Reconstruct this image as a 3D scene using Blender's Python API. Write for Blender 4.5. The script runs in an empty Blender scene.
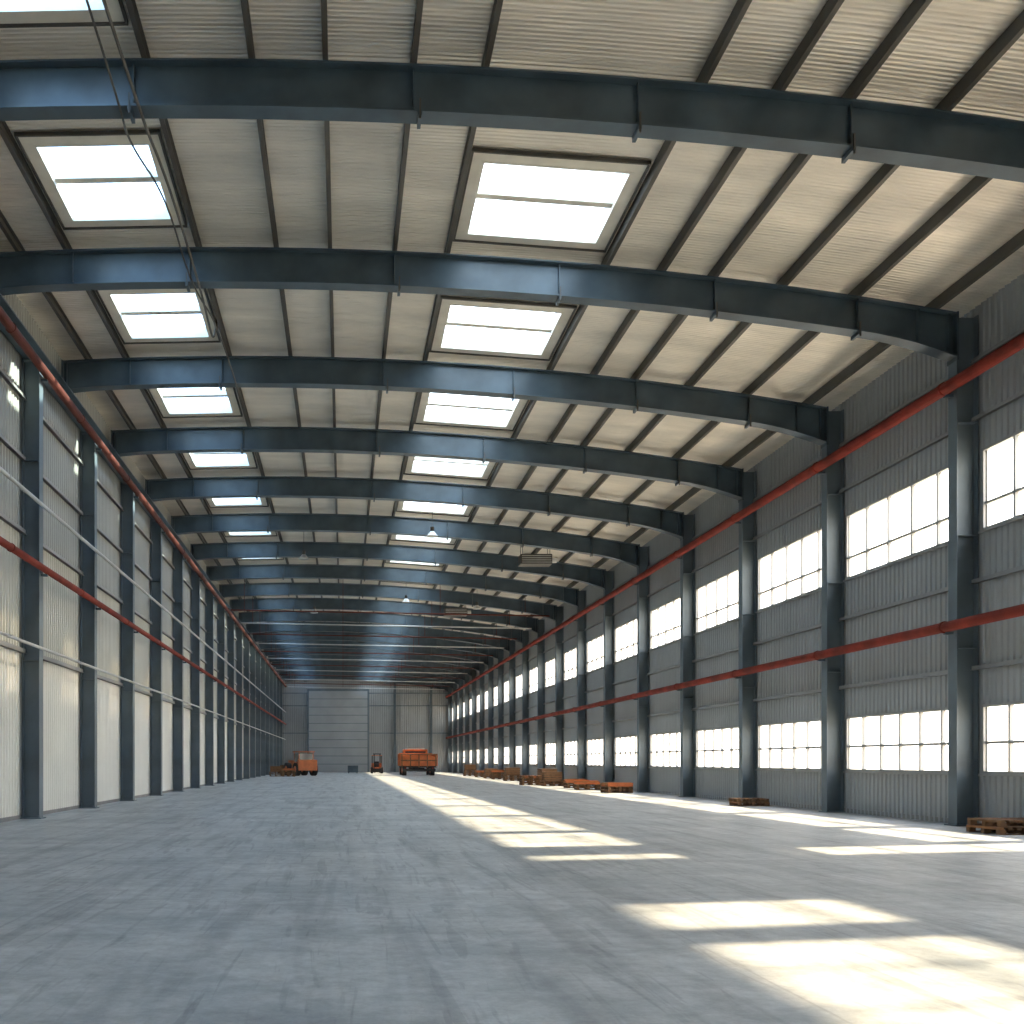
import bpy, bmesh, math, random
from mathutils import Vector, Matrix
random.seed(7)
scene = bpy.context.scene
CAMZ = 1.5
F = 970.0

# ------------------------------------------------------------------ materials
def new_mat(name):
    m = bpy.data.materials.new(name); m.use_nodes = True
    nt = m.node_tree
    return m, nt, nt.nodes["Principled BSDF"]

def paint(name, col, rough=0.5, metal=0.0, var=0.12, scale=3.0, bump=0.0, bscale=40, spec=0.5):
    m, nt, b = new_mat(name)
    b.inputs["Roughness"].default_value = rough
    b.inputs["Metallic"].default_value = metal
    b.inputs["Specular IOR Level"].default_value = spec
    tc = nt.nodes.new("ShaderNodeTexCoord")
    n = nt.nodes.new("ShaderNodeTexNoise"); n.inputs["Scale"].default_value = scale; n.inputs["Detail"].default_value = 5
    r = nt.nodes.new("ShaderNodeValToRGB")
    r.color_ramp.elements[0].position = 0.3; r.color_ramp.elements[1].position = 0.7
    r.color_ramp.elements[0].color = [c*(1-var) for c in col]+[1]
    r.color_ramp.elements[1].color = [min(1,c*(1+var)) for c in col]+[1]
    nt.links.new(tc.outputs["Object"], n.inputs["Vector"])
    nt.links.new(n.outputs["Fac"], r.inputs["Fac"])
    nt.links.new(r.outputs["Color"], b.inputs["Base Color"])
    if bump:
        n2 = nt.nodes.new("ShaderNodeTexNoise"); n2.inputs["Scale"].default_value = bscale; n2.inputs["Detail"].default_value = 4
        nt.links.new(tc.outputs["Object"], n2.inputs["Vector"])
        bp = nt.nodes.new("ShaderNodeBump"); bp.inputs["Strength"].default_value = bump; bp.inputs["Distance"].default_value = 0.02
        nt.links.new(n2.outputs["Fac"], bp.inputs["Height"]); nt.links.new(bp.outputs["Normal"], b.inputs["Normal"])
    return m

M_STEEL = paint("steel_paint", (0.062,0.095,0.122), 0.36, 0.12, 0.3, 1.2, 0.05)
M_COL   = paint("column_paint", (0.12,0.16,0.19), 0.5, 0.05, 0.2, 1.0, 0.05)
M_PURL  = paint("purlin_galv", (0.085,0.083,0.075), 0.5, 0.3, 0.2, 1.5)
M_RED   = paint("red_pipe_paint", (0.19,0.026,0.016), 0.65, 0.0, 0.4, 1.5, spec=0.2)
M_DRED  = paint("dark_red_paint", (0.11,0.03,0.022), 0.65, 0.0, 0.3, 1.5, spec=0.2)
M_WR    = paint("cladding_grey", (0.35,0.375,0.39), 0.5, 0.15, 0.08, 0.5)
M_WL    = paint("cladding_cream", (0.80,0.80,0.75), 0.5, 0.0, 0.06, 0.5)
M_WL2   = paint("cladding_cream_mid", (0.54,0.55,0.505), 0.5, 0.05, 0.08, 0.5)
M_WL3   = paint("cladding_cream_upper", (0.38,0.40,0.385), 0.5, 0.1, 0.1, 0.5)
M_WB    = paint("cladding_back", (0.27,0.29,0.30), 0.6, 0.1, 0.1, 0.4)
M_DOOR  = paint("door_panel", (0.30,0.33,0.35), 0.55, 0.1, 0.06, 0.8)
M_FRAME = paint("window_frame", (0.30,0.31,0.31), 0.5, 0.1, 0.05)
M_CURB  = paint("skylight_curb", (0.68,0.66,0.58), 0.5, 0.1, 0.08)
M_PIPE  = paint("conduit_galv", (0.50,0.52,0.52), 0.35, 0.4, 0.1)
M_WOOD  = paint("pallet_wood", (0.16,0.085,0.04), 0.8, 0, 0.35, 5, 0.2)
M_WOOD2 = paint("crate_wood", (0.27,0.12,0.045), 0.75, 0, 0.3, 4, 0.2)
M_ORANGE= paint("orange_paint", (0.46,0.12,0.03), 0.5, 0, 0.25, 2)
M_BLACK = paint("rubber_black", (0.025,0.023,0.022), 0.8, 0, 0.2, 5)
M_DKGL  = paint("dark_glass", (0.03,0.035,0.04), 0.1, 0, 0.05)
M_CONC2 = paint("outside_concrete", (0.56,0.45,0.32), 0.9, 0, 0.1, 0.2)
M_BASE  = paint("plinth_concrete", (0.25,0.25,0.25), 0.8, 0, 0.15, 2)

def ceiling_mat():
    m, nt, b = new_mat("roof_liner")
    b.inputs["Roughness"].default_value = 0.34
    b.inputs["Metallic"].default_value = 0.5
    tc = nt.nodes.new("ShaderNodeTexCoord")
    mp = nt.nodes.new("ShaderNodeMapping"); mp.inputs["Scale"].default_value = (0.4, 1.2, 1)
    n = nt.nodes.new("ShaderNodeTexNoise"); n.inputs["Scale"].default_value = 1.0; n.inputs["Detail"].default_value = 6
    r = nt.nodes.new("ShaderNodeValToRGB")
    r.color_ramp.elements[0].position = 0.3; r.color_ramp.elements[1].position = 0.7
    r.color_ramp.elements[0].color = (0.68,0.645,0.565,1); r.color_ramp.elements[1].color = (0.92,0.865,0.76,1)
    nt.links.new(tc.outputs["Object"], mp.inputs["Vector"]); nt.links.new(mp.outputs["Vector"], n.inputs["Vector"])
    nt.links.new(n.outputs["Fac"], r.inputs["Fac"]); nt.links.new(r.outputs["Color"], b.inputs["Base Color"])
    mp2 = nt.nodes.new("ShaderNodeMapping"); mp2.inputs["Scale"].default_value = (0.6, 5, 1)
    n2 = nt.nodes.new("ShaderNodeTexNoise"); n2.inputs["Scale"].default_value = 1.6; n2.inputs["Detail"].default_value = 4
    nt.links.new(tc.outputs["Object"], mp2.inputs["Vector"]); nt.links.new(mp2.outputs["Vector"], n2.inputs["Vector"])
    bp = nt.nodes.new("ShaderNodeBump"); bp.inputs["Strength"].default_value = 0.55; bp.inputs["Distance"].default_value = 0.07
    nt.links.new(n2.outputs["Fac"], bp.inputs["Height"]); nt.links.new(bp.outputs["Normal"], b.inputs["Normal"])
    return m
M_CEIL = ceiling_mat()

def floor_mat():
    m, nt, b = new_mat("concrete_floor")
    L = nt.links.new
    tc = nt.nodes.new("ShaderNodeTexCoord")
    n = nt.nodes.new("ShaderNodeTexNoise"); n.inputs["Scale"].default_value = 0.5; n.inputs["Detail"].default_value = 12; n.inputs["Roughness"].default_value = 0.72
    L(tc.outputs["Object"], n.inputs["Vector"])
    r = nt.nodes.new("ShaderNodeValToRGB")
    r.color_ramp.elements[0].position = 0.34; r.color_ramp.elements[1].position = 0.66
    r.color_ramp.elements[0].color = (0.26,0.285,0.29,1); r.color_ramp.elements[1].color = (0.52,0.53,0.52,1)
    L(n.outputs["Fac"], r.inputs["Fac"])
    n2 = nt.nodes.new("ShaderNodeTexNoise"); n2.inputs["Scale"].default_value = 5; n2.inputs["Detail"].default_value = 12; n2.inputs["Roughness"].default_value = 0.8
    L(tc.outputs["Object"], n2.inputs["Vector"])
    mx = nt.nodes.new("ShaderNodeMix"); mx.data_type='RGBA'; mx.blend_type='OVERLAY'; mx.inputs["Factor"].default_value = 0.75
    L(r.outputs["Color"], mx.inputs["A"]); L(n2.outputs["Fac"], mx.inputs["B"])
    last = mx.outputs["Result"]
    def streak(sx, sy, rot, sc, lo, hi, dark, fac, last, dist=0.6):
        mp = nt.nodes.new("ShaderNodeMapping"); mp.inputs["Scale"].default_value = (sx, sy, 1); mp.inputs["Rotation"].default_value = (0,0,rot)
        L(tc.outputs["Object"], mp.inputs["Vector"])
        n3 = nt.nodes.new("ShaderNodeTexNoise"); n3.inputs["Scale"].default_value = sc; n3.inputs["Detail"].default_value = 8; n3.inputs["Distortion"].default_value = dist
        L(mp.outputs["Vector"], n3.inputs["Vector"])
        r3 = nt.nodes.new("ShaderNodeValToRGB"); r3.color_ramp.elements[0].position = lo; r3.color_ramp.elements[1].position = hi
        r3.color_ramp.elements[0].color = (dark,dark,dark*1.02,1); r3.color_ramp.elements[1].color = (1,1,1,1)
        L(n3.outputs["Fac"], r3.inputs["Fac"])
        mx2 = nt.nodes.new("ShaderNodeMix"); mx2.data_type='RGBA'; mx2.blend_type='MULTIPLY'; mx2.inputs["Factor"].default_value = fac
        L(last, mx2.inputs["A"]); L(r3.outputs["Color"], mx2.inputs["B"])
        return mx2.outputs["Result"]
    last = streak(1.8,0.14,0.2,1.3,0.34,0.50,0.66,0.8,last)
    last = streak(0.25,1.6,0.35,1.1,0.30,0.46,0.76,0.7,last)
    last = streak(6.0,0.5,-0.25,0.8,0.36,0.41,0.70,0.7,last,1.5)
    last = streak(9.0,0.6,0.5,0.6,0.36,0.40,0.75,0.6,last,0.8)
    sp = nt.nodes.new("ShaderNodeSeparateXYZ"); L(tc.outputs["Object"], sp.inputs[0])
    def joint(out, off):
        a = nt.nodes.new("ShaderNodeMath"); a.operation='ADD'; a.inputs[1].default_value = off; L(out, a.inputs[0])
        f = nt.nodes.new("ShaderNodeMath"); f.operation='PINGPONG'; f.inputs[1].default_value = 3.0; L(a.outputs[0], f.inputs[0])
        g = nt.nodes.new("ShaderNodeMath"); g.operation='LESS_THAN'; g.inputs[1].default_value = 0.012; L(f.outputs[0], g.inputs[0])
        return g
    j1 = joint(sp.outputs[0], 3.1); j2 = joint(sp.outputs[1], 1.5)
    jm = nt.nodes.new("ShaderNodeMath"); jm.operation='MAXIMUM'; L(j1.outputs[0], jm.inputs[0]); L(j2.outputs[0], jm.inputs[1])
    js = nt.nodes.new("ShaderNodeMath"); js.operation='MULTIPLY'; js.inputs[1].default_value = 0.25; L(jm.outputs[0], js.inputs[0])
    mx3 = nt.nodes.new("ShaderNodeMix"); mx3.data_type='RGBA'; mx3.inputs["B"].default_value = (0.15,0.15,0.15,1)
    L(js.outputs[0], mx3.inputs["Factor"]); L(last, mx3.inputs["A"])
    L(mx3.outputs["Result"], b.inputs["Base Color"])
    rr = nt.nodes.new("ShaderNodeMapRange"); rr.inputs["To Min"].default_value = 0.36; rr.inputs["To Max"].default_value = 0.62
    L(n.outputs["Fac"], rr.inputs["Value"]); L(rr.outputs[0], b.inputs["Roughness"])
    bp = nt.nodes.new("ShaderNodeBump"); bp.inputs["Strength"].default_value = 0.2; bp.inputs["Distance"].default_value = 0.02
    L(n2.outputs["Fac"], bp.inputs["Height"]); L(bp.outputs["Normal"], b.inputs["Normal"])
    return m
M_FLOOR = floor_mat()

def pane_mat(name, tr, col, tint=(1,1,1,1)):
    m = bpy.data.materials.new(name); m.use_nodes = True; nt = m.node_tree
    for n in list(nt.nodes): nt.nodes.remove(n)
    o = nt.nodes.new("ShaderNodeOutputMaterial")
    t = nt.nodes.new("ShaderNodeBsdfTransparent"); t.inputs[0].default_value = tint
    tl = nt.nodes.new("ShaderNodeBsdfTranslucent"); tl.inputs[0].default_value = col
    mx = nt.nodes.new("ShaderNodeMixShader"); mx.inputs[0].default_value = 1-tr
    tc = nt.nodes.new("ShaderNodeTexCoord")
    n = nt.nodes.new("ShaderNodeTexNoise"); n.inputs["Scale"].default_value = 0.8
    r = nt.nodes.new("ShaderNodeMapRange"); r.inputs["To Min"].default_value = 1-tr-0.06; r.inputs["To Max"].default_value = 1-tr+0.06
    nt.links.new(tc.outputs["Object"], n.inputs["Vector"]); nt.links.new(n.outputs["Fac"], r.inputs["Value"]); nt.links.new(r.outputs[0], mx.inputs[0])
    nt.links.new(t.outputs[0], mx.inputs[1]); nt.links.new(tl.outputs[0], mx.inputs[2]); nt.links.new(mx.outputs[0], o.inputs[0])
    return m
M_PANE = pane_mat("window_glass", 0.68, (0.9,0.9,0.88,1))
M_SKYP = pane_mat("skylight_polycarbonate", 0.06, (0.66,0.80,0.92,1))
M_SKYB = pane_mat("skylight_tinted", 0.70, (0.45,0.68,0.92,1), (0.62,0.82,1.0,1))

# ------------------------------------------------------------------ mesh helpers
class MB:
    def __init__(s): s.v=[]; s.f=[]; s.m=[]; s.mats=[]
    def mi(s, mat):
        if mat not in s.mats: s.mats.append(mat)
        return s.mats.index(mat)
    def quad(s, pts, mat):
        i=len(s.v); s.v+= [tuple(p) for p in pts]; s.f.append(tuple(range(i,i+len(pts)))); s.m.append(s.mi(mat))
    def box(s, x0,x1,y0,y1,z0,z1, mat, M=None):
        c=[(x0,y0,z0),(x1,y0,z0),(x1,y1,z0),(x0,y1,z0),(x0,y0,z1),(x1,y0,z1),(x1,y1,z1),(x0,y1,z1)]
        if M: c=[tuple(M@Vector(p)) for p in c]
        i=len(s.v); s.v+=c; k=s.mi(mat)
        for f in ((0,3,2,1),(4,5,6,7),(0,1,5,4),(1,2,6,5),(2,3,7,6),(3,0,4,7)):
            s.f.append(tuple(i+a for a in f)); s.m.append(k)
    def cyl(s, p0, p1, r, mat, n=14, r1=None):
        p0=Vector(p0); p1=Vector(p1); d=(p1-p0).normalized()
        a = Vector((0,0,1)) if abs(d.z)<0.9 else Vector((1,0,0))
        u=d.cross(a).normalized(); w=d.cross(u); r1 = r if r1 is None else r1
        i=len(s.v); k=s.mi(mat)
        for P,R in ((p0,r),(p1,r1)):
            for j in range(n):
                t=2*math.pi*j/n; s.v.append(tuple(P+u*math.cos(t)*R+w*math.sin(t)*R))
        for j in range(n):
            j2=(j+1)%n; s.f.append((i+j,i+j2,i+n+j2,i+n+j)); s.m.append(k)
        s.f.append(tuple(i+j for j in range(n))[::-1]); s.m.append(k)
        s.f.append(tuple(i+n+j for j in range(n))); s.m.append(k)
    def mesh(s, name):
        me=bpy.data.meshes.new(name); me.from_pydata(s.v,[],s.f)
        for m in s.mats: me.materials.append(m)
        me.polygons.foreach_set("material_index", s.m); me.update()
        bm=bmesh.new(); bm.from_mesh(me); bmesh.ops.recalc_face_normals(bm, faces=bm.faces); bm.to_mesh(me); bm.free()
        return me
    def obj(s, name, loc=(0,0,0), bevel=0):
        o=bpy.data.objects.new(name, s.mesh(name)); o.location=loc; scene.collection.objects.link(o)
        if bevel:
            b=o.modifiers.new("bevel","BEVEL"); b.width=bevel; b.segments=2; b.limit_method='ANGLE'
        return o
def inst(name, me, loc, rot=(0,0,0), scale=(1,1,1)):
    o=bpy.data.objects.new(name, me); o.location=loc; o.rotation_euler=rot; o.scale=scale
    scene.collection.objects.link(o); return o

# ------------------------------------------------------------------ layout
Y0, Y1 = -14.1, 131.1
FR = [22.5+6*k for k in range(-6,19)]
XL, XR = -8.4, 14.68          # wall planes
def zb(x): return CAMZ + 11.04 - 0.0051*(x+3)**2
BD = 0.80                     # beam depth
PD = 0.26                     # purlin depth
def zt(x): return zb(x)+BD
def zc(x): return zt(x)+PD

b=MB(); b.box(XL-0.1, XR+0.1, Y0-0.1, Y1+0.1, -0.2, 0.0, M_FLOOR); b.obj("floor")
b=MB(); b.box(-150,150,-120,260,-0.5,-0.21,M_CONC2); b.obj("ground")

PROF=[(0.0,0.0),(0.07,0.0),(0.10,1.0),(0.17,1.0),(0.20,0.0)]
def corr_y(b, xp, dirn, y0, y1, zfun, mat, depth=0.035):
    n=int(round((y1-y0)/0.2))
    for i in range(n):
        for j in range(4):
            a=PROF[j]; c=PROF[j+1]
            ya=y0+i*0.2+a[0]; yc=y0+i*0.2+c[0]
            xa=xp+dirn*depth*a[1]; xc=xp+dirn*depth*c[1]
            for t in zfun(y0+i*0.2+0.1):
                za,zz=t[0],t[1]
                b.quad([(xa,ya,za),(xc,yc,za),(xc,yc,zz),(xa,ya,zz)], t[2] if len(t)>2 else mat)

LOW=(1.2,2.8); UP=(6.75,8.65)
up_r=[]; lo_r=[]
SUN_SLOT=(16.8,18.2); LTOP=5.4        # unseen tall opening, added to throw a sun strip on the floor
for k,Y in enumerate(FR[:-1]):
    if abs(Y-10.5)<.01: up_r.append((Y+0.3,Y+1.9)); lo_r.append((Y+0.3,Y+5.7))  # out-of-view upper opening cut short to shape the floor sun patch
    elif abs(Y-16.5)<.01: up_r+= [(Y+0.3,Y+1.1),(Y+2.5,Y+5.7)]; lo_r.append((Y+2.1,Y+5.7))  # upper opening split out of view to break the floor sun into stripes
    else: up_r.append((Y+0.3,Y+5.7)); lo_r.append((Y+0.3,Y+5.7))
def inr(y,R): return any(a<y<c for a,c in R)
RTOP=zc(XR)
def zright(y):
    out=[]; z=0
    if inr(y,lo_r): out.append((z,LOW[0])); z=LOW[1]
    elif inr(y,[SUN_SLOT]): out.append((z,LOW[0])); z=LTOP
    if inr(y,up_r): out.append((z,UP[0])); z=UP[1]
    out.append((z,RTOP+0.05)); return out
b=MB(); corr_y(b, XR, -1, Y0, Y1+0.1, zright, M_WR)
b.box(XR-0.03,XR+0.02,Y0,Y1,0,0.12,M_BASE)
b.obj("wall_right")
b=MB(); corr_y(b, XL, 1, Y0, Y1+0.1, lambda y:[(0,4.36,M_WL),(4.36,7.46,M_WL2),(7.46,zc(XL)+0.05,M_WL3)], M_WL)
b.box(XL,XL+0.05,Y0,Y1,0,0.10,M_BASE)
b.obj("wall_left")

def corr_x(b, yp, dirn, x0, x1, mat, depth=0.04):
    n=int((x1-x0)/0.25)+1; s=(x1-x0)/n
    for i in range(n):
        for j in range(4):
            a=PROF[j]; c=PROF[j+1]; xa=x0+i*s+a[0]*s/0.2; xc=x0+i*s+c[0]*s/0.2
            ya=yp+dirn*depth*a[1]; yc=yp+dirn*depth*c[1]
            b.quad([(xa,ya,0),(xc,yc,0),(xc,yc,zc(xc)+0.03),(xa,ya,zc(xa)+0.03)], mat)
b=MB(); corr_x(b,Y1,-1,XL,XR,M_WB)
for z in (5.2,8.9,10.6): b.box(XL,XR,Y1-0.12,Y1-0.04,z,z+0.12,M_COL)
b.obj("wall_back")
b=MB(); corr_x(b,Y0,1,XL,XR,M_WB); b.obj("wall_front")

b=MB(); dx0,dx1=-4.7,3.4
for i in range(10):
    z0=0.02+i*1.1; b.box(dx0+0.1,dx1-0.1,Y1-0.22,Y1-0.14,z0,z0+1.02,M_DOOR)
    b.box(dx0+0.1,dx1-0.1,Y1-0.18,Y1-0.14,z0+1.02,z0+1.1,M_COL)
b.box(dx0-0.1,dx0+0.1,Y1-0.3,Y1-0.12,0,11.2,M_COL); b.box(dx1-0.1,dx1+0.1,Y1-0.3,Y1-0.12,0,11.2,M_COL)
b.box(dx0-0.1,dx1+0.1,Y1-0.3,Y1-0.12,11.02,11.2,M_COL)
b.obj("door_1")
def i_column(h, w=0.5, fl=0.32):
    b=MB(); t=0.025
    b.box(-w/2,-w/2+t,-fl/2,fl/2,0,h,M_COL); b.box(w/2-t,w/2,-fl/2,fl/2,0,h,M_COL)
    b.box(-w/2+t,w/2-t,-0.012,0.012,0,h,M_COL)
    b.box(-w/2-0.06,w/2+0.06,-fl/2-0.06,fl/2+0.06,0,0.03,M_COL)
    z=1.5
    while z<h:
        b.box(-w/2+t,w/2-t,-fl/2+0.01,fl/2-0.01,z,z+0.02,M_COL); z+=2.6
    for sx in (-1,1):
        for sy in (-1,1):
            b.cyl((sx*(w/2-0.07),sy*0.1,0.03),(sx*(w/2-0.07),sy*0.1,0.09),0.025,M_COL,6)
    return b.mesh("column_mesh")
for x in (7.0, 11.9):
    inst("end_wall_post", i_column(zc(x)-0.3,0.3,0.3),(x,Y1-0.3,0))

# ceiling with skylight holes
LX=(-6.05,-3.75); RX=(2.75,5.75)
XS=[(XL-0.05,LX[0],False),(LX[0],LX[1],'L'),(LX[1],RX[0],False),(RX[0],RX[1],'R'),(RX[1],XR+0.05,False)]
SKY0,SKY1=2.7,5.4
b=MB()
def ceil_strip(x0,x1,y0,y1):
    nx=max(2,int((x1-x0)/1.1)); n=max(1,int(round((y1-y0)/0.1))); s=0.1
    prof=[(0,0),(0.3,0),(0.5,1),(0.8,1),(1,0)]
    for i in range(n):
        for j in range(4):
            ya=y0+(i+prof[j][0])*s; yc=y0+(i+prof[j+1][0])*s; da=prof[j][1]*0.014; dc=prof[j+1][1]*0.014
            for q in range(nx):
                xa=x0+(x1-x0)*q/nx; xc=x0+(x1-x0)*(q+1)/nx
                b.quad([(xa,ya,zc(xa)+da),(xc,ya,zc(xc)+da),(xc,yc,zc(xc)+dc),(xa,yc,zc(xa)+dc)],M_CEIL)
skies=[]
for (xa,xc,t) in XS:
    if not t: ceil_strip(xa,xc,Y0,Y1); continue
    last=Y0
    for Y in FR[:-1]:
        if t=='R' and 9<Y<12: continue
        o = -0.3 if t=='L' else 0
        ceil_strip(xa,xc,last,Y+SKY0+o); last=Y+SKY1+o
        skies.append((xa,xc,Y+SKY0+o,Y+SKY1+o))
    ceil_strip(xa,xc,last,Y1)
b.obj("ceiling")

cache={}
for (xa,xc,ya,yc) in skies:
    key=(xa,)
    if key not in cache:
        b=MB(); W=xc-xa; D=yc-ya
        sl=(zc(xc)-zc(xa))/W
        Mx=Matrix(((1,0,0,0),(0,1,0,0),(sl,0,1,0),(0,0,0,1)))
        bw=0.06
        for (x0,x1,y0,y1) in ((-W/2,W/2,-D/2,-D/2+bw),(-W/2,W/2,D/2-bw,D/2),(-W/2,-W/2+bw,-D/2+bw,D/2-bw),(W/2-bw,W/2,-D/2+bw,D/2-bw)):
            b.box(x0,x1,y0,y1,-0.06,0.26,M_CURB,Mx)
        b.box(-W/2+bw,W/2-bw,-0.10,0.08,0.04,0.20,M_CURB,Mx)
        t=0.20
        for (x0,x1,y0,y1) in ((-W/2-t,W/2+t,-D/2-t-0.1,-D/2),(-W/2-t,W/2+t,D/2,D/2+t),(-W/2-t,-W/2,-D/2,D/2),(W/2,W/2+t,-D/2,D/2)):
            b.box(x0,x1,y0,y1,-0.055,-0.02,M_CURB,Mx)
        t2=t+0.045
        for (x0,x1,y0,y1) in ((-W/2-t2,W/2+t2,-D/2-t2-0.1,-D/2-t-0.1),(-W/2-t2,W/2+t2,D/2+t,D/2+t2),(-W/2-t2,-W/2-t,-D/2-t-.1,D/2+t),(W/2+t,W/2+t2,-D/2-t-.1,D/2+t)):
            b.box(x0,x1,y0,y1,-0.09,-0.02,M_PURL,Mx)
        b.quad([Mx@Vector(p) for p in ((-W/2+.01,-D/2+.01,0.22),(W/2-.01,-D/2+.01,0.22),(W/2-.01,D/2-.01,0.22),(-W/2+.01,D/2-.01,0.22))],M_SKYB if xa<0 else M_SKYP)
        cache[key]=b.mesh("skylight_mesh")
    cx=(xa+xc)/2
    inst("skylight",cache[key],(cx,(ya+yc)/2,(zc(xa)+zc(xc))/2))

# purlins (C section)
for x in (-7.5,-6.4,-3.35,-1.55,-0.3,1.2,2.42,6.1,7.4,8.6,10.2,11.9,13.7):
    b=MB(); z1=zc(x)-0.004; z0=zt(x); w=0.09
    b.box(x-w/2,x-w/2+0.02,Y0+0.05,Y1-0.1,z0,z1,M_PURL)
    b.box(x-w/2+0.02,x+w/2,Y0+0.05,Y1-0.1,z0,z0+0.02,M_PURL)
    b.box(x-w/2+0.02,x+w/2,Y0+0.05,Y1-0.1,z1-0.02,z1,M_PURL)
    b.obj("roof_purlin")

# curved rafters (I section)
def beam_mesh():
    b=MB(); x0,x1=-8.2,14.15; N=48; fw=0.17; wt=0.014; ft=0.035
    def hb(x):
        h = max(0,(x-12.0)/2.1)
        h2 = max(0,(-6.9-x)/1.3)
        return zb(x)-0.22*h*h-0.06*h2*h2
    xs=[x0+(x1-x0)*i/N for i in range(N+1)]
    k=b.mi(M_STEEL)
    def sweep(sec):
        base=len(b.v); n=len(sec(0))
        for x in xs:
            for (y,z) in sec(x): b.v.append((x,y,z))
        for i in range(N):
            for j in range(n):
                j2=(j+1)%n; b.f.append((base+i*n+j,base+i*n+j2,base+(i+1)*n+j2,base+(i+1)*n+j)); b.m.append(k)
        b.f.append(tuple(base+j for j in range(n))); b.m.append(k)
        b.f.append(tuple(base+N*n+j for j in range(n))); b.m.append(k)
    sweep(lambda x:[(-fw,hb(x)),(fw,hb(x)),(fw,hb(x)+ft),(wt,hb(x)+ft),(wt,zt(x)-ft),(fw,zt(x)-ft),(fw,zt(x)-0.003),(-fw,zt(x)-0.003),(-fw,zt(x)-ft),(-wt,zt(x)-ft),(-wt,hb(x)+ft),(-fw,hb(x)+ft)])
    for x in (-8.1,-6.25,-3.55,1.2,5.0,8.6,11.9,13.3,14.0):
        b.box(x-0.01,x+0.01,-fw+0.06,fw-0.06,hb(x)+ft,zt(x)-ft,M_STEEL)
    for x in (-3.6,1.3,5.0,8.6,11.9):
        b.box(x-0.03,x+0.03,-fw-0.01,fw+0.01,hb(x)-0.08,hb(x)+0.001,M_STEEL)
        b.box(x-0.015,x+0.015,-fw-0.03,-fw,hb(x)-0.14,hb(x)+0.20,M_PURL)
    b.box(14.13,14.17,-fw-.02,fw+.02,hb(14.1)-0.1,zt(14.1),M_STEEL)
    b.box(-8.22,-8.18,-fw-.02,fw+.02,hb(-8.1)-0.05,zt(-8.1),M_STEEL)
    return b.mesh("rafter_mesh")
bme=beam_mesh()
for Y in FR:
    if Y>Y0+.3 and Y<Y1-0.5: inst("roof_beam",bme,(0,Y,0))
cr=i_column(zt(14.4)-0.02,0.5,0.32)
for Y in FR:
    inst("steel_column",cr,(14.39,Y,0))
LC=[25.3+5.6*k for k in range(-6,19)]
cl=i_column(11.95,0.46,0.32)
for Y in LC: inst("steel_column",cl,(-8.1,Y,0))

b=MB(); b.box(-8.3,-7.9,Y0+.1,Y1-.4,11.95,11.99,M_STEEL); b.box(-8.3,-7.9,Y0+.1,Y1-.4,12.25,12.29,M_STEEL); b.box(-8.12,-8.08,Y0+.1,Y1-.4,11.99,12.25,M_STEEL)
b.obj("eave_beam")

def girt(x,z,mat,h=0.14):
    b=MB(); b.box(x-0.03,x+0.03,Y0+.1,Y1-.2,z,z+h,mat); b.box(x-0.06,x+0.06,Y0+.1,Y1-.2,z,z+0.015,mat); b.obj("wall_girt")
for z in (4.3,7.4,9.3,10.9): girt(-8.30,z,M_FRAME,0.12)
for z in (5.6,9.35,10.7): girt(14.6,z,M_FRAME,0.10)
b=MB(); b.box(14.57,14.63,18.3,Y1-.2,3.6,3.7,M_FRAME); b.box(14.54,14.66,18.3,Y1-.2,3.6,3.615,M_FRAME); b.obj("wall_girt")

def window_mesh(W,H,cols,transoms):
    b=MB(); f=0.07; d=0.06
    b.box(-d,d,-W/2,W/2,-H/2,-H/2+f,M_FRAME); b.box(-d,d,-W/2,W/2,H/2-f,H/2,M_FRAME)
    b.box(-d,d,-W/2,-W/2+f,-H/2+f,H/2-f,M_FRAME); b.box(-d,d,W/2-f,W/2,-H/2+f,H/2-f,M_FRAME)
    for i in range(1,cols):
        y=-W/2+W*i/cols; b.box(-d*.8,d*.8,y-0.03,y+0.03,-H/2+f,H/2-f,M_FRAME)
    for t in transoms:
        z=-H/2+H*t; b.box(-d*.7,d*.7,-W/2+f,W/2-f,z-0.03,z+0.03,M_FRAME)
    b.box(-d-0.06,-d,-W/2-0.02,W/2+0.02,-H/2-0.04,-H/2+0.01,M_FRAME)
    b.quad([(0.02,-W/2+.02,-H/2+.02),(0.02,W/2-.02,-H/2+.02),(0.02,W/2-.02,H/2-.02),(0.02,-W/2+.02,H/2-.02)],M_PANE)
    return b.mesh("window_mesh")
UH=UP[1]-UP[0]
wc={}
n=1
for (a,c) in up_r:
    W=round(c-a,2)
    if W not in wc: wc[W]=window_mesh(W,UH,max(1,int(round(W/1.08))),[0.33])
    inst("window_%d"%n, wc[W],(XR-0.01,(a+c)/2,sum(UP)/2)); n+=1
wc={}
for (a,c) in lo_r:
    W=round(c-a,2)
    if W not in wc: wc[W]=window_mesh(W,LOW[1]-LOW[0],int(round(W/0.9)),[0.45])
    inst("window_%d"%n, wc[W],(XR-0.01,(a+c)/2,sum(LOW)/2)); n+=1
inst("window_%d"%n, window_mesh(SUN_SLOT[1]-SUN_SLOT[0],LTOP-LOW[0],1,[0.33,0.66]),(XR-0.01,sum(SUN_SLOT)/2,(LTOP+LOW[0])/2))  # added opening out of view, lets sun onto the floor

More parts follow.
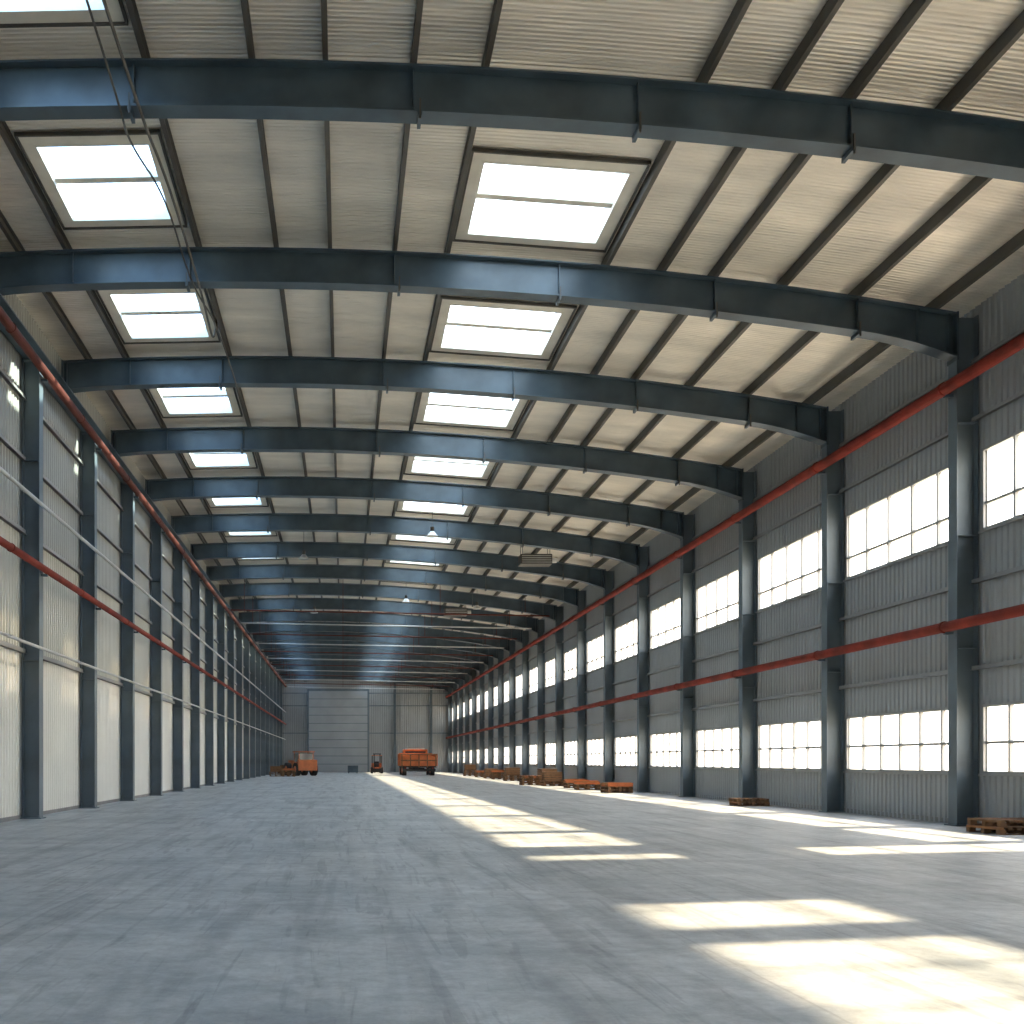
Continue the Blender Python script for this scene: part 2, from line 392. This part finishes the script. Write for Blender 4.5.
def pipe(name,x,z,r,mat,ya=Y0+.2,yb=Y1-.3,brk=None):
    b=MB(); b.cyl((x,ya,z),(x,yb,z),r,mat)
    y=math.ceil(ya/6)*6-1.5
    while y<yb:
        b.cyl((x,y-0.03,z),(x,y+0.03,z),r*1.18,mat); y+=6.0
    if brk:
        for Y in brk:
            s = 1 if x>0 else -1
            b.box(min(x,x+s*0.2),max(x,x+s*0.2),Y-0.04,Y+0.04,z-r-0.05,z-r+0.01,M_STEEL)
    b.obj(name)
pipe("red_pipe",13.95,CAMZ+8.62,0.14,M_RED,brk=FR)
pipe("red_pipe",13.95,CAMZ+3.10,0.12,M_RED,brk=FR)
pipe("red_pipe",-7.70,CAMZ+10.05,0.11,M_DRED,brk=LC)
pipe("red_pipe",-7.70,CAMZ+4.95,0.09,M_RED,brk=LC)
pipe("conduit_pipe",-7.75,CAMZ+6.6,0.05,M_PIPE)
pipe("conduit_pipe",-7.75,CAMZ+2.9,0.04,M_PIPE)

# bent conduit runs crossing below the left roof lights
def curve_pipe(name, pts, r, mat):
    cu=bpy.data.curves.new(name,"CURVE"); cu.dimensions='3D'; cu.bevel_depth=r; cu.bevel_resolution=3; cu.resolution_u=12
    s=cu.splines.new('NURBS'); s.points.add(len(pts)-1)
    for p,q in zip(s.points,pts): p.co=(*q,1)
    s.use_endpoint_u=True; s.order_u=3
    cu.materials.append(mat)
    o=bpy.data.objects.new(name,cu); scene.collection.objects.link(o); return o
zz=zb(-3.4)-0.10
curve_pipe("conduit_pipe",[(-3.45,10,zz),(-3.45,16.3,zz),(-3.3,18,zz-0.02),(-3.3,22.3,zz),(-3.35,24,zz),(-3.45,26,zz+.2),(-3.45,26.5,zc(-3.4)-.03)],0.028,M_PURL)
curve_pipe("conduit_pipe",[(-3.7,13,zz+.1),(-3.72,16.2,zz),(-3.9,17.6,zz+.3),(-3.55,19.5,zz+0.4),(-3.5,22.3,zz),(-3.1,24.5,zz),(-3.1,29,zz)],0.02,M_PURL)

for k,Y in enumerate(FR):
    if Y>64:
        b=MB(); b.cyl((-7.4,Y-0.6,11.45),(13.6,Y-0.6,11.05),0.045,M_DRED if k%2 else M_PIPE)
        for x in (-6.5,0,6.4,12): b.cyl((x,Y-0.6,11.3),(x,Y-0.6,zc(x)-0.02),0.02,M_DRED,6)
        b.obj("sprinkler_pipe")
def heater(x,y,z):
    b=MB(); b.box(-0.8,0.8,-0.4,0.4,0,0.5,M_PURL)
    for i in range(4): b.box(-0.75,0.75,-0.44,-0.4,0.06+i*0.11,0.10+i*0.11,M_PIPE)
    b.cyl((0.8,0,0.25),(1.1,0,0.25),0.14,M_PIPE)
    for sx in (-0.7,0.7):
        for sy in (-.3,.3): b.cyl((sx,sy,0.5),(sx,sy,zc(x+sx)-z-0.02),0.015,M_PURL,6)
    b.obj("unit_heater",(x,y,z))
heater(9.9,50.0,zb(9.9)-0.1); heater(8.0,69,zb(8)-0.1)
# hanging pendant lamps mid hall
for (x,Y) in ((4.0,43.5),(-2.0,49.5),(4.0,61.5),(-2.0,67.5),(8.5,61.5)):
    b=MB(); z=zb(x)
    b.cyl((x,Y,z-0.35),(x,Y,z+BD+0.2),0.012,M_PURL,6); b.cyl((x,Y,z-0.5),(x,Y,z-0.3),0.09,M_PURL,12)
    b.cyl((x,Y,z-0.72),(x,Y,z-0.5),0.27,M_PIPE,20,0.09)
    b.obj("pendant_lamp")

# ------------------------------------------------------------------ objects
def pallet_stack(name,x,y,n,rot=0,load=None,s=1):
    b=MB(); W,D=1.2,1.0
    for k in range(n):
        z=k*0.15; jx=random.uniform(-.03,.03); jy=random.uniform(-.03,.03)
        for i in range(3): b.box(-W/2+jx,W/2+jx,-D/2+i*(D-0.1)/2+jy,-D/2+i*(D-0.1)/2+0.1+jy,z,z+0.022,M_WOOD)
        for i in range(3):
            for j in range(3):
                xx=-W/2+i*(W-0.14)/2+jx; yy=-D/2+j*(D-0.1)/2+jy; b.box(xx,xx+0.14,yy,yy+0.1,z+0.022,z+0.1,M_WOOD)
        for i in range(7):
            xx=-W/2+i*(W-0.1)/6+jx; b.box(xx,xx+0.1,-D/2+jy,D/2+jy,z+0.1,z+0.125+0.02,M_WOOD if (i+k)%3 else M_WOOD2)
    if load=='crate':
        z=n*0.15; h=0.55
        b.box(-0.5,0.5,-0.4,0.4,z,z+h,M_WOOD2)
        for i in range(4):
            b.box(-0.53,0.53,-0.43,0.43,z+i*0.14+0.02,z+i*0.14+0.12,M_WOOD)
    if load=='planks':
        z=n*0.15
        for i in range(9): b.box(-0.6+random.uniform(-.1,.1),0.6,-0.45+i*0.1,-0.37+i*0.1,z,z+0.06+random.random()*0.14,M_WOOD2 if i%3 else M_ORANGE)
    o=b.obj(name,(x,y,0)); o.rotation_euler[2]=rot; o.scale=(s,s,s); return o
pallet_stack("pallet_stack",13.9,20.2,2,0.03,s=1)
pallet_stack("pallet_stack",13.65,32.6,2,-0.04,s=0.85)
pallet_stack("pallet_stack",13.0,46,2,0.1,'planks')
pallet_stack("pallet_stack",12.7,50.5,2,-0.1,'planks')
pallet_stack("pallet_stack",13.0,54,2,0.0,'planks')
pallet_stack("pallet_stack",12.6,58.5,2,0.0,'crate')
pallet_stack("pallet_stack",13.1,62.2,3,0.1,'crate')
pallet_stack("pallet_stack",11.7,60.5,4,0.0,None)
for i,Y in enumerate((68,73,79,84,90,97)):
    pallet_stack("pallet_stack",12.7+0.4*random.random(),Y,2+i%3,0,'crate' if i%2 else 'planks')

def wheel(b,x,y,r,w=0.3):
    b.cyl((x-w/2,y,r),(x+w/2,y,r),r,M_BLACK,20); b.cyl((x-w/2-0.02,y,r),(x+w/2+0.02,y,r),r*0.5,M_ORANGE,12)

def truck(x,y):
    b=MB()
    for sx in (-1.45,1.45):
        for yy in (-1.6,-0.3,3.2): wheel(b,sx,yy,0.5,0.4)
    b.box(-0.6,0.6,-2.2,4.2,0.55,0.8,M_BLACK)
    b.box(-1.75,1.75,-2.4,2.2,0.85,0.98,M_BLACK)
    b.box(-1.85,1.85,-2.4,2.2,0.98,1.08,M_ORANGE)
    b.box(-1.85,-1.77,-2.4,2.2,1.08,2.2,M_ORANGE); b.box(1.77,1.85,-2.4,2.2,1.08,2.2,M_ORANGE)
    b.box(-1.77,1.77,-2.4,-2.32,1.08,2.05,M_ORANGE); b.box(-1.77,1.77,2.12,2.2,1.08,2.35,M_ORANGE)
    for i in range(5):
        xx=-1.8+i*0.87; b.box(xx,xx+0.12,-2.48,-2.4,0.8,2.2,M_WOOD)
    b.box(-1.85,1.85,-2.47,-2.40,1.5,1.62,M_WOOD)
    for i in range(6):
        yy=-2.3+i*0.85
        for sx in (-1.93,1.85): b.box(sx,sx+0.08,yy,yy+0.1,1.0,2.25,M_ORANGE)
    b.box(-1.9,1.9,-2.5,-2.4,2.12,2.25,M_WOOD)
    b.box(-1.3,1.3,2.4,4.4,0.9,2.75,M_ORANGE); b.box(-1.1,1.1,2.38,2.42,1.9,2.55,M_DKGL); b.box(-1.32,1.32,2.9,4.0,1.8,2.5,M_DKGL)
    b.box(-1.0,1.0,2.6,4.2,2.75,2.85,M_PIPE)
    b.box(-1.7,1.7,-2.5,-2.42,0.45,0.7,M_BLACK)
    for sx in (-1.5,1.3): b.box(sx,sx+0.2,-2.53,-2.5,0.72,0.84,M_RED)
    return b.obj("dump_truck",(x,y,0),0.015)
truck(7.8,102)
def forklift(x,y,rot,name="forklift"):
    b=MB()
    for sx in (-0.6,0.6):
        wheel(b,sx,-0.7,0.32,0.25); wheel(b,sx,0.9,0.38,0.28)
    b.box(-0.65,0.65,-1.2,1.0,0.35,0.75,M_ORANGE)
    b.box(-0.62,0.62,-1.4,-0.45,0.5,1.25,M_ORANGE)
    b.box(-0.3,0.3,-0.45,-0.05,0.75,0.95,M_BLACK); b.box(-0.3,0.3,-0.5,-0.4,0.95,1.45,M_BLACK)
    for sx in (-0.58,0.52):
        b.box(sx,sx+0.06,-0.6,-0.54,1.2,2.15,M_BLACK); b.box(sx,sx+0.06,0.8,0.86,0.7,2.15,M_BLACK)
    b.box(-0.62,0.62,-0.65,0.9,2.13,2.2,M_ORANGE)
    b.cyl((0,0.75,0.75),(0,0.5,1.15),0.03,M_BLACK,8); b.cyl((0,0.48,1.12),(0,0.52,1.17),0.18,M_BLACK,14)
    for sx in (-0.4,0.3): b.box(sx,sx+0.1,1.25,1.4,0.1,2.4,M_BLACK)
    b.box(-0.5,0.5,1.25,1.35,2.3,2.4,M_BLACK); b.box(-0.5,0.5,1.4,1.46,0.15,0.6,M_BLACK)
    for sx in (-0.35,0.23): b.box(sx,sx+0.12,1.46,2.5,0.1,0.15,M_BLACK)
    o=b.obj(name,(x,y,0),0.015); o.rotation_euler[2]=rot; return o
def tractor(x,y,rot,s=1):
    b=MB()
    for sx in (-0.85,0.85): wheel(b,sx,-0.8,0.62,0.4); wheel(b,sx,1.4,0.62,0.4)
    b.box(-0.5,0.5,0.1,2.1,0.65,1.45,M_ORANGE); b.box(-0.95,0.95,-1.4,0.2,0.7,1.25,M_ORANGE)
    b.box(-0.95,0.95,-1.45,-1.1,0.5,1.5,M_ORANGE)
    for sx in (-0.75,0.69):
        b.box(sx,sx+0.06,-1.05,-0.99,1.2,2.2,M_ORANGE); b.box(sx,sx+0.06,0.1,0.16,1.2,2.2,M_ORANGE)
        b.box(sx+0.02,sx+0.04,-0.99,0.1,1.3,2.1,M_DKGL)
    b.box(-0.69,0.69,-1.03,-1.01,1.3,2.1,M_DKGL)
    b.box(-0.85,0.85,-1.15,0.25,2.2,2.3,M_ORANGE); b.cyl((0.25,1.2,1.35),(0.25,1.2,2.0),0.05,M_BLACK,8)
    for sx in (-0.65,0.5): b.box(sx,sx+0.15,1.2,2.9,0.6,0.8,M_WOOD)
    b.box(-1.1,1.1,2.7,2.8,0.15,1.0,M_WOOD); b.box(-1.1,1.1,2.8,3.4,0.15,0.22,M_WOOD)
    for sx in (-1.1,1.05): b.box(sx,sx+0.05,2.8,3.3,0.2,0.9,M_WOOD)
    o=b.obj("wheel_loader",(x,y,0),0.015); o.rotation_euler[2]=rot; o.scale=(s,s,s)
tractor(-4.2,99,0.45,1.08)
pallet_stack("pallet_stack",-6.6,95,3,0.1,'crate')
pallet_stack("pallet_stack",-5.3,94,4,0.2,'planks')
forklift(4.1,118,3.14)
def bin_(x,y):
    b=MB(); b.box(-0.6,0.6,-0.5,0.5,0.12,0.2,M_STEEL)
    for s in (-1,1):
        b.box(s*0.6-0.03,s*0.6+0.03,-0.5,0.5,0.12,0.95,M_STEEL); b.box(-0.6,0.6,s*0.5-0.03,s*0.5+0.03,0.12,0.95,M_STEEL)
    for sx in (-.5,.5):
        for sy in (-.4,.4): b.cyl((sx-.04,sy,.06),(sx+.04,sy,.06),.06,M_BLACK,10)
    b.obj("steel_bin",(x,y,0))
bin_(1.2,118)

# ------------------------------------------------------------------ light
sun=bpy.data.lights.new("sun","SUN"); sun.energy=26; sun.angle=math.radians(1.3); sun.color=(1.0,0.81,0.55)
so=bpy.data.objects.new("sun",sun); scene.collection.objects.link(so)
d=Vector((-1,-0.19,-0.73)); so.rotation_euler=d.to_track_quat('-Z','Y').to_euler(); so.location=(30,10,30)

w=bpy.data.worlds.new("sky"); scene.world=w; w.use_nodes=True; nt=w.node_tree
bg=nt.nodes["Background"]; tc=nt.nodes.new("ShaderNodeTexCoord"); sp=nt.nodes.new("ShaderNodeSeparateXYZ"); r=nt.nodes.new("ShaderNodeValToRGB")
nt.links.new(tc.outputs["Generated"],sp.inputs[0]); nt.links.new(sp.outputs[2],r.inputs[0]); nt.links.new(r.outputs[0],bg.inputs[0])
r.color_ramp.elements[0].position=0.0; r.color_ramp.elements[0].color=(1.0,0.95,0.87,1)
r.color_ramp.elements[1].position=0.75; r.color_ramp.elements[1].color=(0.36,0.62,1.0,1)
bg.inputs[1].default_value=5.0

cam=bpy.data.cameras.new("camera"); co=bpy.data.objects.new("camera",cam); scene.collection.objects.link(co)
co.location=(0,0,CAMZ); co.rotation_euler=(math.pi/2,0,0)
cam.sensor_width=36; cam.lens=F/1024*36; cam.shift_x=(512-343)/1024; cam.shift_y=(761-512)/1024; cam.clip_end=600
scene.camera=co
scene.view_settings.view_transform='Standard'
scene.view_settings.look='None'
scene.view_settings.exposure=0.25
